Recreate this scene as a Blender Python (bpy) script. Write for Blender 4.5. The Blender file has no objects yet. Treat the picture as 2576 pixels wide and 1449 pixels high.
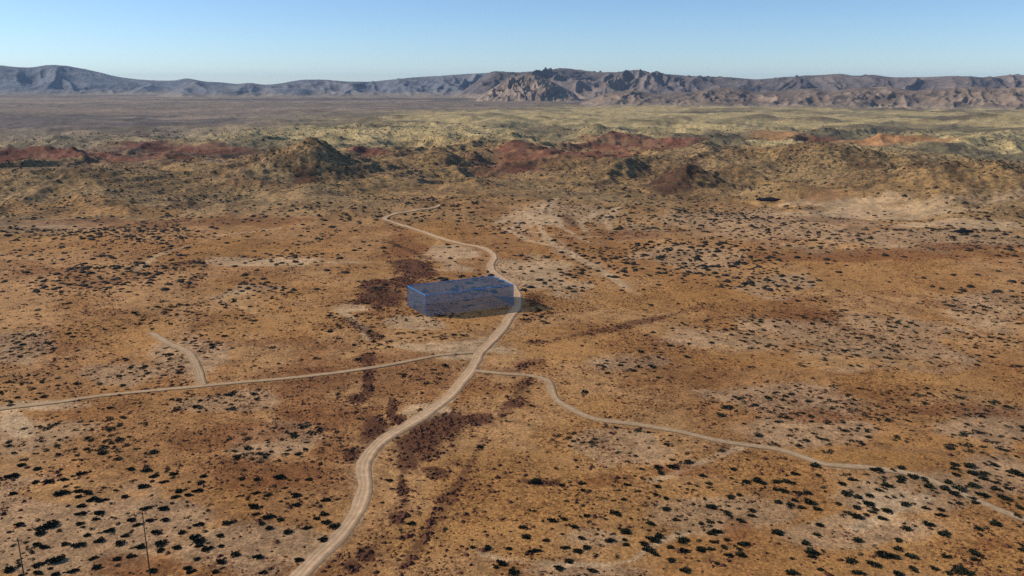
import bpy, math, random
import numpy as np
from mathutils import Vector

# ------------------------------------------------------------------ camera, sky, sun, exposure
CAM_H = 80.0
FPX = 2021.0                      # focal length in units of a 2575 px wide frame
PITCH = math.atan((724.5 - 209.5) / FPX)
SUN_AZ, SUN_EL = math.radians(-80), math.radians(30)      # azimuth measured from +Y towards +X

scene = bpy.context.scene
cam_data = bpy.data.cameras.new('camera')
cam = bpy.data.objects.new('camera', cam_data)
scene.collection.objects.link(cam)
cam.location = (0, 0, CAM_H)
cam.rotation_euler = (math.pi / 2 - PITCH, 0, 0)
cam_data.sensor_width = 36.0
cam_data.lens = 36.0 * FPX / 2575.0
cam_data.clip_start = 1.0
cam_data.clip_end = 60000.0
scene.camera = cam

world = bpy.data.worlds.new('World')
scene.world = world
world.use_nodes = True
wn, wl = world.node_tree.nodes, world.node_tree.links
wn.clear()
sky = wn.new('ShaderNodeTexSky')
sky.sky_type = 'NISHITA'
sky.sun_disc = False
sky.sun_elevation = SUN_EL
sky.sun_rotation = SUN_AZ
sky.altitude = 300
sky.air_density = 0.78
sky.dust_density = 0.15
sky.ozone_density = 5.5
bg = wn.new('ShaderNodeBackground')
bg.inputs['Strength'].default_value = 0.138
wo = wn.new('ShaderNodeOutputWorld')
wl.new(sky.outputs[0], bg.inputs['Color'])
wl.new(bg.outputs[0], wo.inputs['Surface'])

sun_data = bpy.data.lights.new('sun', 'SUN')
sun_data.energy = 5.0
sun_data.angle = math.radians(0.5)
sun_data.color = (1.0, 0.90, 0.75)
sun = bpy.data.objects.new('sun', sun_data)
scene.collection.objects.link(sun)
to_sun = Vector((math.sin(SUN_AZ) * math.cos(SUN_EL), math.cos(SUN_AZ) * math.cos(SUN_EL), math.sin(SUN_EL)))
sun.rotation_euler = (-to_sun).to_track_quat('-Z', 'Y').to_euler()

vs = scene.view_settings
vs.view_transform = 'Standard'
vs.look = 'None'
vs.exposure = 0.0
vs.gamma = 1.0
vs.use_curve_mapping = False
scene.cycles.max_bounces = 5
scene.cycles.diffuse_bounces = 2
scene.cycles.transparent_max_bounces = 16
scene.cycles.volume_bounces = 0
scene.cycles.use_denoising = False
scene.render.filter_size = 1.0

rng = np.random.default_rng(7)
COL = scene.collection

# ------------------------------------------------------------------ noise
def _hash(ix, iy, seed):
    h = (ix.astype(np.int64) * 374761393 + iy.astype(np.int64) * 668265263 + seed * 974711) & 0xffffffff
    h = ((h ^ (h >> 13)) * 1274126177) & 0xffffffff
    h = ((h ^ (h >> 16)) * 2246822519) & 0xffffffff
    return ((h ^ (h >> 15)) & 0xffffff) / float(0xffffff)

def vnoise(x, y, seed):
    fx, fy = np.floor(x), np.floor(y)
    tx, ty = x - fx, y - fy
    tx = tx * tx * tx * (tx * (tx * 6 - 15) + 10)
    ty = ty * ty * ty * (ty * (ty * 6 - 15) + 10)
    a = _hash(fx, fy, seed); b = _hash(fx + 1, fy, seed)
    c = _hash(fx, fy + 1, seed); d = _hash(fx + 1, fy + 1, seed)
    return (a + (b - a) * tx) * (1 - ty) + (c + (d - c) * tx) * ty

def fbm(x, y, wave, octaves, seed, gain=0.5):
    x, y = (.8 * np.asarray(x, float) - .6 * np.asarray(y, float)) / wave, (.6 * np.asarray(x, float) + .8 * np.asarray(y, float)) / wave
    s, amp, tot = 0.0, 1.0, 0.0
    for o in range(octaves):
        s = s + amp * vnoise(x + 17.3 * o, y - 9.1 * o, seed + o)
        tot += amp; amp *= gain
        x, y = 1.6 * x - 1.2 * y, 1.2 * x + 1.6 * y
    return s / tot

def ridged(x, y, wave, octaves, seed, gain=0.5):
    x, y = (.8 * np.asarray(x, float) - .6 * np.asarray(y, float)) / wave, (.6 * np.asarray(x, float) + .8 * np.asarray(y, float)) / wave
    s, amp, tot = 0.0, 1.0, 0.0
    for o in range(octaves):
        n = 1 - np.abs(2 * vnoise(x + 5.7 * o, y + 3.3 * o, seed + o) - 1)
        s = s + amp * n * n
        tot += amp; amp *= gain
        x, y = 1.6 * x - 1.2 * y, 1.2 * x + 1.6 * y
    return s / tot

def smooth(e0, e1, v):
    t = np.clip((v - e0) / (e1 - e0), 0, 1)
    return t * t * (3 - 2 * t)

# ------------------------------------------------------------------ lie of the land
def drop(y):                       # tangent of the angle below the horizon of a photo row
    return math.tan(PITCH + math.atan((y - 724.5) / FPX))

def flat_dist(y):
    return CAM_H / drop(y)

def bearing(px, py):               # unit ground direction seen at a photo point
    cx = (px - 1287.5) / FPX; cy = (724.5 - py) / FPX
    f = math.cos(PITCH) + cy * math.sin(PITCH)
    n = math.hypot(cx, f)
    return cx / n, f / n, (-math.sin(PITCH) + cy * math.cos(PITCH)) / n

# mounds: centre column, row of the foot, half width, rise (photo units), gullying
HILLS = [(790, 444, 115, 78, .4), (690, 436, 80, 34, .4), (885, 424, 60, 26, .4), (180, 462, 200, 52, .35), (60, 452, 120, 34, .3),
         (1105, 420, 95, 48, .35), (1193, 408, 32, 24, .4), (1310, 392, 72, 26, .4), (1260, 385, 50, 14, .4), (1540, 366, 62, 22, .4),
         (1610, 362, 62, 20, .4), (1530, 442, 62, 30, .4), (1585, 428, 50, 20, .5), (2070, 432, 210, 66, .3),
         (2320, 494, 210, 66, .3), (2160, 484, 130, 42, .35), (2500, 486, 200, 70, .3), (1975, 505, 120, 46, .4),
         (1730, 470, 95, 48, .4), (1840, 455, 80, 30, .4), (300, 486, 150, 28, .3), (560, 446, 90, 32, .4), (420, 412, 100, 20, .3), (620, 470, 110, 26, .3),
         (845, 356, 20, 13, .2), (1285, 316, 62, 15, .3), (1360, 312, 50, 13, .3), (1180, 312, 40, 12, .3), (1500, 341, 32, 15, .3),
         (640, 332, 42, 11, .3), (500, 336, 30, 10, .3), (1080, 326, 62, 11, .3), (780, 285, 90, 8, .3), (2320, 347, 48, 18, .4),
         (2300, 331, 40, 11, .3), (1900, 302, 80, 11, .3), (2060, 303, 70, 10, .3), (280, 380, 80, 14, .4), (420, 377, 110, 10, .4),
         (560, 374, 80, 9, .4), (1420, 330, 40, 9, .3), (940, 350, 40, 9, .3), (1000, 300, 70, 9, .3), (150, 335, 50, 9, .3),
         (2480, 300, 110, 18, .3), (2200, 318, 60, 9, .3), (320, 350, 50, 8, .3), (1690, 300, 60, 9, .3), (1580, 310, 40, 8, .3),
         (930, 310, 60, 10, .3), (700, 310, 50, 8, .3), (1450, 296, 80, 8, .3), (2330, 300, 50, 8, .3), (350, 320, 60, 9, .3), (240, 330, 50, 9, .3)]
_hl = []
for (cx, fy, hw, rise, gul) in HILLS:
    d0 = flat_dist(fy)
    R = hw * math.hypot(d0, CAM_H) / FPX
    bx, by, _ = bearing(cx, fy)
    dc = d0 + min(0.85 * R, 0.25 * d0)
    zt = max(3.0, CAM_H - dc * drop(fy - rise))
    _hl.append((bx * dc, by * dc, R, min(0.85 * R, 0.25 * d0), zt, gul, bx, by))

def height(x, y):
    x = np.asarray(x, float); y = np.asarray(y, float)
    d = np.hypot(x, y)
    z = (fbm(x, y, 140, 2, 11) - .5) * 5.0 * smooth(60, 220, d) * (1 - .4 * smooth(700, 1200, d))
    z += (fbm(x, y, 30, 2, 15) - .5) * .7
    amp = smooth(380, 800, d) * (1 - .55 * smooth(1100, 2000, d)) * (1 - .8 * smooth(4500, 6500, d))
    wx = x + 60 * (fbm(x, y, 120, 2, 23) - .5); wy = y + 60 * (fbm(x, y, 120, 2, 29) - .5)
    z += amp * 12.0 * (ridged(wx, wy, 260, 2, 31, .42) - .36)
    z += amp * 17.0 * (ridged(wx, wy, 105, 4, 33, .42) - .36)
    z += amp * 6.0 * (ridged(wx, wy, 38, 4, 39, .5) - .36)
    z += amp * 1.6 * (ridged(wx, wy, 15, 3, 43, .5) - .36)
    gl = ridged(wx, wy, 46, 5, 47, .6)
    for (hx, hy, R, Rd, zt, gul, bx, by) in _hl:
        dx, dy = x - hx, y - hy
        u = dx * by - dy * bx; v = dx * bx + dy * by
        q = (u / R) ** 2 + (v / Rd) ** 2
        m = q < 5.0
        if m.any():
            b = np.exp(-1.35 * np.power(q[m], .85))
            z[m] = z[m] * (1 - .5 * b) + zt * (1.6 if hy > 1150 else 1.28) * b * (1 + 1.7 * gul * (gl[m] - .45) * (1.3 - b))
    # ledges of harder rock on the hill flanks
    st = 3.4
    f = (z + 1.5 * fbm(x, y, 90, 2, 83)) / st
    fl = np.floor(f); led = st * (fl + smooth(.55, 1.0, f - fl)) - 1.5 * fbm(x, y, 90, 2, 83)
    k = .75 * smooth(560, 760, d) * (1 - smooth(1500, 2400, d)) * smooth(.42, .58, fbm(x, y, 160, 3, 87))
    return z + (led - z) * k

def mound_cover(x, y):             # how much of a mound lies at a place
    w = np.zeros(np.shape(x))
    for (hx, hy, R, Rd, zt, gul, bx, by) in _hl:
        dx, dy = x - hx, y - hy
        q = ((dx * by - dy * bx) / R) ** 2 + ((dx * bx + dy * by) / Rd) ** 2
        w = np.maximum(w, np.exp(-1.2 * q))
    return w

def ground(pts):                   # photo points -> points on the land
    pts = np.asarray(pts, float).reshape(-1, 2)
    cx = (pts[:, 0] - 1287.5) / FPX; cy = (724.5 - pts[:, 1]) / FPX
    dx = cx; dy = math.cos(PITCH) + cy * math.sin(PITCH); dz = -math.sin(PITCH) + cy * math.cos(PITCH)
    n = np.hypot(dx, dy); dx, dy, dz = dx / n, dy / n, dz / n
    T = np.geomspace(70, 9500, 330)
    out = np.zeros((len(pts), 3))
    for s in range(0, len(pts), 400):
        e = slice(s, s + 400)
        X = dx[e, None] * T; Y = dy[e, None] * T; Z = CAM_H + dz[e, None] * T
        below = Z < height(X.ravel(), Y.ravel()).reshape(X.shape)
        below[:, -1] = True
        k = np.maximum(below.argmax(1), 1)
        a, b = T[k - 1], T[k]
        for _ in range(9):
            m = .5 * (a + b)
            hit = CAM_H + dz[e] * m < height(dx[e] * m, dy[e] * m)
            b = np.where(hit, m, b); a = np.where(hit, a, m)
        t = .5 * (a + b)
        out[e] = np.stack([dx[e] * t, dy[e] * t, height(dx[e] * t, dy[e] * t)], 1)
    return out

def project(x, y, z):              # used only to keep scattered plants to what the place shows
    dz = z - CAM_H
    f = y * math.cos(PITCH) - dz * math.sin(PITCH)
    u = y * math.sin(PITCH) + dz * math.cos(PITCH)
    return 1287.5 + FPX * x / np.maximum(f, 1), 724.5 - FPX * u / np.maximum(f, 1)

# ------------------------------------------------------------------ materials
def new_mat(name):
    m = bpy.data.materials.new(name)
    m.use_nodes = True
    return m, m.node_tree.nodes, m.node_tree.links, m.node_tree.nodes['Principled BSDF']

def noise_node(N, L, scale, detail=4, rough=.55, coord=None, vec=None):
    n = N.new('ShaderNodeTexNoise')
    n.inputs['Scale'].default_value = scale
    n.inputs['Detail'].default_value = detail
    n.inputs['Roughness'].default_value = rough
    if vec is not None: L.new(vec, n.inputs['Vector'])
    return n.outputs['Fac']

def math_node(N, L, op, a, b=None, c=None, clamp=False):
    n = N.new('ShaderNodeMath'); n.operation = op; n.use_clamp = clamp
    for i, v in enumerate((a, b, c)):
        if v is None: continue
        if isinstance(v, (int, float)): n.inputs[i].default_value = v
        else: L.new(v, n.inputs[i])
    return n.outputs[0]

def remap(N, L, v, a, b, c, d):
    n = N.new('ShaderNodeMapRange'); n.interpolation_type = 'SMOOTHSTEP'
    L.new(v, n.inputs['Value'])
    for k, q in zip(('From Min', 'From Max', 'To Min', 'To Max'), (a, b, c, d)):
        n.inputs[k].default_value = q
    return n.outputs['Result']

def mixc(N, L, fac, a, b, mode='MIX'):
    n = N.new('ShaderNodeMix'); n.data_type = 'RGBA'; n.blend_type = mode
    for i, v in ((0, fac), (6, a), (7, b)):
        if isinstance(v, (int, float)): n.inputs[i].default_value = v
        elif isinstance(v, tuple): n.inputs[i].default_value = v if len(v) == 4 else v + (1,)
        else: L.new(v, n.inputs[i])
    return n.outputs[2]

def attr(N, name):
    n = N.new('ShaderNodeAttribute'); n.attribute_name = name
    return n

def position(N):
    return N.new('ShaderNodeNewGeometry').outputs['Position']

def land_material():
    m, N, L, P = new_mat('desert_soil')
    pos = position(N)
    soil = attr(N, 'soil').outputs['Color']
    cov = attr(N, 'cover')
    sep = N.new('ShaderNodeSeparateColor'); L.new(cov.outputs['Color'], sep.inputs[0])
    grass, litter, brush = sep.outputs[0], sep.outputs[1], sep.outputs[2]
    n_big = noise_node(N, L, .035, 5, .6, vec=pos)
    n_mid = noise_node(N, L, .28, 5, .65, vec=pos)
    n_fine = noise_node(N, L, 1.7, 6, .8, vec=pos)
    n_sp = noise_node(N, L, 1.0, 6, .8, vec=pos)
    n_sp2 = noise_node(N, L, .30, 5, .75, vec=pos)
    v = math_node(N, L, 'MULTIPLY', remap(N, L, n_big, .3, .7, .84, 1.14), remap(N, L, n_mid, .28, .72, .70, 1.26))
    v = math_node(N, L, 'MULTIPLY', v, remap(N, L, n_fine, .34, .66, .52, 1.48))
    comb = N.new('ShaderNodeCombineColor')
    for i in range(3): L.new(v, comb.inputs[i])
    c = mixc(N, L, 1.0, soil, comb.outputs[0], 'MULTIPLY')
    # straw, leaf litter and low dry brush too fine to stand as plants
    c = mixc(N, L, math_node(N, L, 'MULTIPLY', remap(N, L, n_mid, .5, .68, 0, .55), grass), c, (.19, .088, .025))
    c = mixc(N, L, math_node(N, L, 'MULTIPLY', remap(N, L, n_sp, .50, .57, 0, .85), litter), c, (.13, .05, .019))
    c = mixc(N, L, math_node(N, L, 'MULTIPLY', remap(N, L, n_sp2, .47, .56, 0, .9), brush), c, (.07, .055, .035))
    L.new(c, P.inputs['Base Color'])
    P.inputs['Roughness'].default_value = .95
    P.inputs['Specular IOR Level'].default_value = .1
    b = N.new('ShaderNodeBump'); b.inputs['Strength'].default_value = .55; b.inputs['Distance'].default_value = .5
    hsum = math_node(N, L, 'ADD', math_node(N, L, 'MULTIPLY', n_fine, .5), n_mid)
    L.new(hsum, b.inputs['Height']); L.new(b.outputs[0], P.inputs['Normal'])
    return m

def attr_material(name, attribute, lo=.75, hi=1.3, scale=1.0, rough=.9, bump=0.0):
    m, N, L, P = new_mat(name)
    pos = position(N)
    col = attr(N, attribute).outputs['Color']
    n = noise_node(N, L, scale, 5, .65, vec=pos)
    v = remap(N, L, n, .28, .72, lo, hi)
    comb = N.new('ShaderNodeCombineColor')
    for i in range(3): L.new(v, comb.inputs[i])
    L.new(mixc(N, L, 1.0, col, comb.outputs[0], 'MULTIPLY'), P.inputs['Base Color'])
    P.inputs['Roughness'].default_value = rough
    P.inputs['Specular IOR Level'].default_value = .15
    if bump:
        b = N.new('ShaderNodeBump'); b.inputs['Strength'].default_value = .6; b.inputs['Distance'].default_value = bump
        L.new(n, b.inputs['Height']); L.new(b.outputs[0], P.inputs['Normal'])
    return m

def mesh_from(name, verts, faces, smooth_shade=False, colours=None):
    verts = np.asarray(verts, np.float32); faces = np.asarray(faces, np.int32)
    me = bpy.data.meshes.new(name)
    nv, nf, k = len(verts), len(faces), faces.shape[1]
    me.vertices.add(nv); me.vertices.foreach_set('co', verts.ravel())
    me.loops.add(nf * k); me.loops.foreach_set('vertex_index', faces.ravel())
    me.polygons.add(nf)
    me.polygons.foreach_set('loop_start', np.arange(0, nf * k, k, dtype=np.int32))
    me.polygons.foreach_set('use_smooth', np.full(nf, smooth_shade))
    for cname, c in (colours or {}).items():
        a = me.color_attributes.new(cname, 'FLOAT_COLOR', 'POINT')
        c4 = np.ones((nv, 4), np.float32); c4[:, :3] = c
        a.data.foreach_set('color', c4.ravel())
    me.update(calc_edges=True)
    me.validate()
    return me

def add(name, me, mat=None, parent=None, **props):
    o = bpy.data.objects.new(name, me)
    COL.objects.link(o)
    if mat is not None and not me.materials: me.materials.append(mat)
    if parent is not None: o.parent = parent
    for k, v in props.items(): o[k] = v
    return o

def grid_faces(nr, nc, wrap=False):
    i = np.arange(nr - 1)[:, None]; j = np.arange(nc if wrap else nc - 1)[None, :]
    j2 = (j + 1) % nc
    a = i * nc + j; b = i * nc + j2; c = (i + 1) * nc + j2; d = (i + 1) * nc + j
    return np.stack([a, b, c, d], -1).reshape(-1, 4)

# ------------------------------------------------------------------ soils: where each kind of ground lies
ZONES = {
 'grey': [(150, 1280, 260, 110), (200, 1400, 240, 60), (60, 1090, 120, 55), (350, 1310, 160, 70), (650, 1370, 170, 60), (700, 1125, 140, 45),
          (560, 1010, 150, 24), (620, 745, 90, 28), (1560, 915, 90, 25), (2060, 832, 330, 45), (2260, 892, 220, 35), (1990, 1000, 190, 45),
          (2010, 1080, 170, 40), (1570, 1120, 130, 45), (2290, 1240, 160, 55), (2150, 1330, 170, 40), (1800, 1290, 170, 60), (1500, 1435, 230, 20),
          (1480, 1350, 90, 20), (2500, 1060, 150, 50), (2520, 1180, 100, 55), (2500, 770, 110, 40), (1960, 720, 90, 25), (1750, 645, 140, 25),
          (480, 880, 90, 60), (330, 935, 90, 30), (60, 880, 90, 40), (1900, 560, 320, 35), (2320, 603, 300, 26), (1450, 535, 120, 25)],
 'pale': [(1050, 810, 85, 20), (1120, 873, 130, 13), (1075, 1040, 70, 20), (2250, 536, 270, 13), (2130, 512, 150, 7), (2420, 562, 160, 8),
          (1340, 552, 60, 14), (540, 406, 26, 6), (120, 1015, 130, 14), (40, 1060, 40, 30), (600, 745, 40, 12), (1150, 895, 60, 8), (2230, 1255, 60, 25),
          (880, 775, 60, 12), (1330, 690, 130, 50), (1130, 640, 90, 30), (150, 568, 130, 8), (640, 660, 160, 12)],
 'ochre': [(150, 528, 340, 18), (100, 610, 220, 30), (1700, 742, 230, 30), (2250, 695, 260, 40), (1950, 905, 450, 20), (2400, 960, 200, 25),
           (700, 790, 160, 60), (1080, 588, 90, 26), (600, 622, 220, 18), (300, 830, 180, 40), (2350, 1110, 150, 20), (1250, 1230, 180, 110),
           (1180, 1350, 180, 80), (1450, 860, 200, 60), (2050, 1150, 260, 20), (2400, 1400, 220, 40), (1900, 1180, 130, 20), (600, 1240, 60, 40), (180, 1230, 110, 30)],
 'rust': [(450, 558, 360, 12), (1000, 620, 60, 40), (550, 1105, 190, 30), (800, 1050, 140, 60), (2000, 790, 110, 14), (2200, 642, 320, 14),
          (700, 1195, 190, 40), (2050, 1045, 80, 18), (2400, 1030, 160, 16), (1700, 1180, 90, 14), (1860, 1335, 42, 30), (2450, 620, 180, 8),
          (1600, 590, 120, 10), (380, 1420, 120, 30), (820, 960, 80, 40), (860, 1140, 60, 30), (1500, 1205, 80, 14), (2480, 1370, 50, 14)],
 'maroon': [(962, 750, 66, 28), (1042, 682, 52, 30), (940, 722, 44, 20), (1010, 712, 40, 14), (1078, 1110, 78, 52), (1130, 1068, 62, 24), (1215, 1055, 50, 14), (1290, 1015, 30, 10),
            (1035, 1170, 32, 28), (1015, 1240, 15, 58), (1003, 1290, 24, 28), (942, 1088, 34, 34), (985, 1035, 13, 32), (900, 1146, 28, 17), (1000, 1058, 24, 12),
            (930, 905, 28, 13), (928, 965, 14, 42), (905, 1005, 28, 12), (925, 1392, 26, 24), (890, 1422, 22, 18), (1350, 1212, 45, 7), (775, 458, 40, 10), (1690, 440, 60, 14),
            (1100, 1190, 40, 16)],
 'red': [(130, 386, 360, 13), (470, 376, 190, 9), (930, 381, 60, 8), (1305, 382, 115, 22), (1560, 352, 140, 11), (1700, 366, 90, 9),
         (2230, 355, 120, 11), (2060, 352, 45, 6), (1450, 388, 160, 8)],
 'orange': [(1960, 334, 66, 8), (2080, 490, 45, 7), (2230, 350, 150, 8)],
}
LINES = [([(1325, 952), (1300, 1000), (1245, 1072)], 2.0, 'maroon'), ([(1215, 1110), (1190, 1150), (1140, 1240), (1060, 1360), (1000, 1449)], 1.5, 'maroon'),
         ([(1780, 768), (1680, 795), (1580, 815), (1480, 840), (1340, 862)], 3.0, 'maroon'), ([(1335, 735), (1352, 765), (1345, 795), (1315, 810)], 3.0, 'maroon'),
         ([(1345, 795), (1410, 785)], 2.5, 'maroon'), ([(2150, 730), (2340, 790), (2575, 870)], 1.2, 'rust'), ([(510, 690), (470, 722)], 3, 'maroon'),
         ([(440, 665), (500, 655), (515, 678)], 3, 'maroon'), ([(870, 800), (930, 838), (945, 850)], 2.5, 'maroon'), ([(960, 600), (1100, 660)], 1.5, 'maroon'),
         ([(1330, 515), (1255, 560), (1290, 580), (1370, 600), (1440, 640), (1530, 690)], 6, 'grey'),
         ([(1250, 846), (1200, 858), (1140, 866), (1080, 872)], 1.6, 'pale'), ([(1103, 600), (1096, 618), (1098, 640)], 1.6, 'pale'), ([(985, 661), (1040, 658), (1092, 654)], 1.4, 'pale'),
         ([(10, 1028), (42, 1044), (62, 1072), (70, 1095)], 1.6, 'pale'), ([(1210, 1392), (1240, 1402), (1330, 1412), (1420, 1421), (1520, 1421), (1590, 1411), (1640, 1372), (1720, 1340)], .8, 'pale'),
         ([(1255, 560), (1300, 535), (1370, 515)], 3, 'pale'), ([(1285, 572), (1380, 590), (1480, 596), (1590, 594)], 2.2, 'pale'), ([(1370, 600), (1440, 640), (1530, 690), (1600, 740)], 1.9, 'pale'),
         ([(1375, 600), (1350, 560), (1365, 520)], 2.6, 'pale'), ([(1440, 505), (1420, 540), (1445, 570)], 3, 'maroon'), ([(1500, 530), (1460, 560), (1480, 590)], 2.6, 'pale'),
         ([(1395, 500), (1385, 535), (1410, 570), (1480, 610)], 2.2, 'pale'), ([(1560, 520), (1520, 550), (1540, 585)], 2.2, 'pale'), ([(1270, 575), (1330, 605), (1400, 620), (1470, 660)], 1.8, 'pale'),
         ([(700, 575), (560, 590), (400, 640), (340, 680)], 1.8, 'pale'), ([(520, 655), (760, 658), (950, 662)], 1.6, 'pale'), ([(1215, 940), (1290, 932), (1350, 905)], 2, 'maroon'),
         ([(1880, 1120), (1780, 1155), (1700, 1190), (1640, 1210)], .9, 'pale'), ([(2150, 1330), (2240, 1290), (2330, 1250)], 1.6, 'pale'), ([(600, 760), (640, 790), (720, 800)], 1.6, 'pale'),
         ([(860, 785), (900, 815), (925, 850)], 2, 'pale'), ([(1900, 770), (2060, 800), (2200, 850)], 1.6, 'rust'), ([(1040, 1045), (1100, 1020), (1130, 1005)], 1.8, 'pale')]
SOIL = {'grey': (.41, .275, .158), 'pale': (.51, .345, .19), 'ochre': (.425, .208, .06), 'rust': (.22, .078, .024), 'maroon': (.085, .032, .018),
        'red': (.195, .064, .042), 'orange': (.36, .19, .08)}

def zone_ellipses():
    out = {}
    for kind, lst in ZONES.items():
        P = []
        for (cx, cy, rx, ry) in lst:
            P += [(cx, cy), (cx - rx, cy), (cx + rx, cy), (cx, cy + ry)]
        W = ground(P).reshape(-1, 4, 3)
        res = []
        for (cx, cy, rx, ry), w in zip(lst, W):
            c = w[0]; d = math.hypot(c[0], c[1])
            r1 = rx * math.hypot(d, CAM_H) / FPX
            dn = flat_dist(cy) - flat_dist(cy + ry)
            res.append((c[0], c[1], r1, max(dn, .05 * r1) * 1.12))
        out[kind] = res
    return out
ELL = zone_ellipses()
LINE_W = [(ground(pts)[:, :2], w, kind) for pts, w, kind in LINES]

def catmull(P, step):
    P = np.asarray(P, float)
    Q = np.vstack([2 * P[0] - P[1], P, 2 * P[-1] - P[-2]])
    out = []
    for i in range(1, len(Q) - 2):
        n = max(2, int(np.linalg.norm(Q[i + 1] - Q[i]) / step))
        t = np.linspace(0, 1, n, endpoint=False)[:, None]
        a, b, c, d = Q[i - 1], Q[i], Q[i + 1], Q[i + 2]
        out.append(.5 * ((2 * b) + (c - a) * t + (2 * a - 5 * b + 4 * c - d) * t ** 2 + (3 * b - a - 3 * c + d) * t ** 3))
    out.append(P[-1:])
    return np.vstack(out)

ROADS = [
 ('dirt_road', [(735, 1470), (800, 1398), (850, 1352), (888, 1305), (909, 1262), (919, 1220), (914, 1183), (930, 1142), (966, 1105), (1022, 1070),
                (1080, 1036), (1130, 996), (1163, 957), (1188, 925), (1206, 890), (1240, 855), (1268, 822), (1283, 796), (1301, 772), (1303, 747),
                (1290, 720), (1262, 700), (1241, 685), (1234, 666), (1243, 648), (1231, 632), (1205, 622), (1152, 612), (1110, 600), (1060, 583),
                (1010, 567), (968, 552), (985, 541), (1010, 535)], 2.0, 'pale winding dirt road running up past the blue box'),
 ('dirt_track', [(1203, 886), (1100, 895), (930, 926), (760, 948), (515, 971), (280, 993), (150, 1011), (0, 1029), (-120, 1045)], 1.25, ''),
 ('dirt_track', [(509, 969), (498, 930), (472, 887), (422, 863), (380, 838)], 1.5, ''),
 ('dirt_track', [(1192, 933), (1260, 940), (1330, 945), (1376, 958), (1386, 985), (1402, 1010), (1450, 1036), (1500, 1055), (1600, 1068),
                 (1700, 1084), (1800, 1108), (1880, 1120), (1960, 1131), (2040, 1158), (2085, 1170), (2200, 1178), (2300, 1195), (2390, 1230),
                 (2470, 1265), (2600, 1318)], 1.35, ''),
 ('dirt_track', [(1000, 536), (1060, 527), (1096, 522), (1104, 515)], 2.0, ''),
]
ROAD_W = []
for nm, pts, w, lab in ROADS:
    P = catmull(ground(pts)[:, :2], 2.5)
    ROAD_W.append((nm, P, w))

def dist_to_poly(x, y, P, reach):
    """distance to a polyline, only within reach (else reach)"""
    out = np.full(x.shape, reach, float)
    for s in range(0, len(P) - 1, 24):
        Q = P[s:s + 25]
        lo = Q.min(0) - reach; hi = Q.max(0) + reach
        m = (x > lo[0]) & (x < hi[0]) & (y > lo[1]) & (y < hi[1])
        if not m.any(): continue
        xs, ys = x[m], y[m]; best = out[m]
        for a, b in zip(Q[:-1], Q[1:]):
            ab = b - a; L2 = max(ab @ ab, 1e-9)
            t = np.clip(((xs - a[0]) * ab[0] + (ys - a[1]) * ab[1]) / L2, 0, 1)
            best = np.minimum(best, np.hypot(xs - a[0] - t * ab[0], ys - a[1] - t * ab[1]))
        out[m] = best
    return out

def zone_weight(kind, x, y, wx, wy):
    w = np.zeros(x.shape)
    for (cx, cy, rx, ry) in ELL[kind]:
        lx = x - cx - (y - cy) * (cx / cy)
        m = (np.abs(lx) < rx * 3.4) & (np.abs(y - cy) < ry * 3.4)
        if not m.any(): continue
        q = np.sqrt(((lx[m] + wx[m] * rx) / rx) ** 2 + ((y[m] + wy[m] * ry - cy) / ry) ** 2)
        w[m] = np.maximum(w[m], 1 - smooth(.55, 1.35, q))
    for P, lw, k in LINE_W:
        if k != kind: continue
        d = dist_to_poly(x, y, P, lw * 3)
        w = np.maximum(w, (1 - smooth(.35 * lw, 1.5 * lw, d + lw * 1.1 * wx)) * (.95 if kind == 'pale' else .62))
    return w

def lerp3(c, col, w):
    return c + (np.asarray(col)[None, :] - c) * np.clip(w, 0, 1)[:, None]

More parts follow.
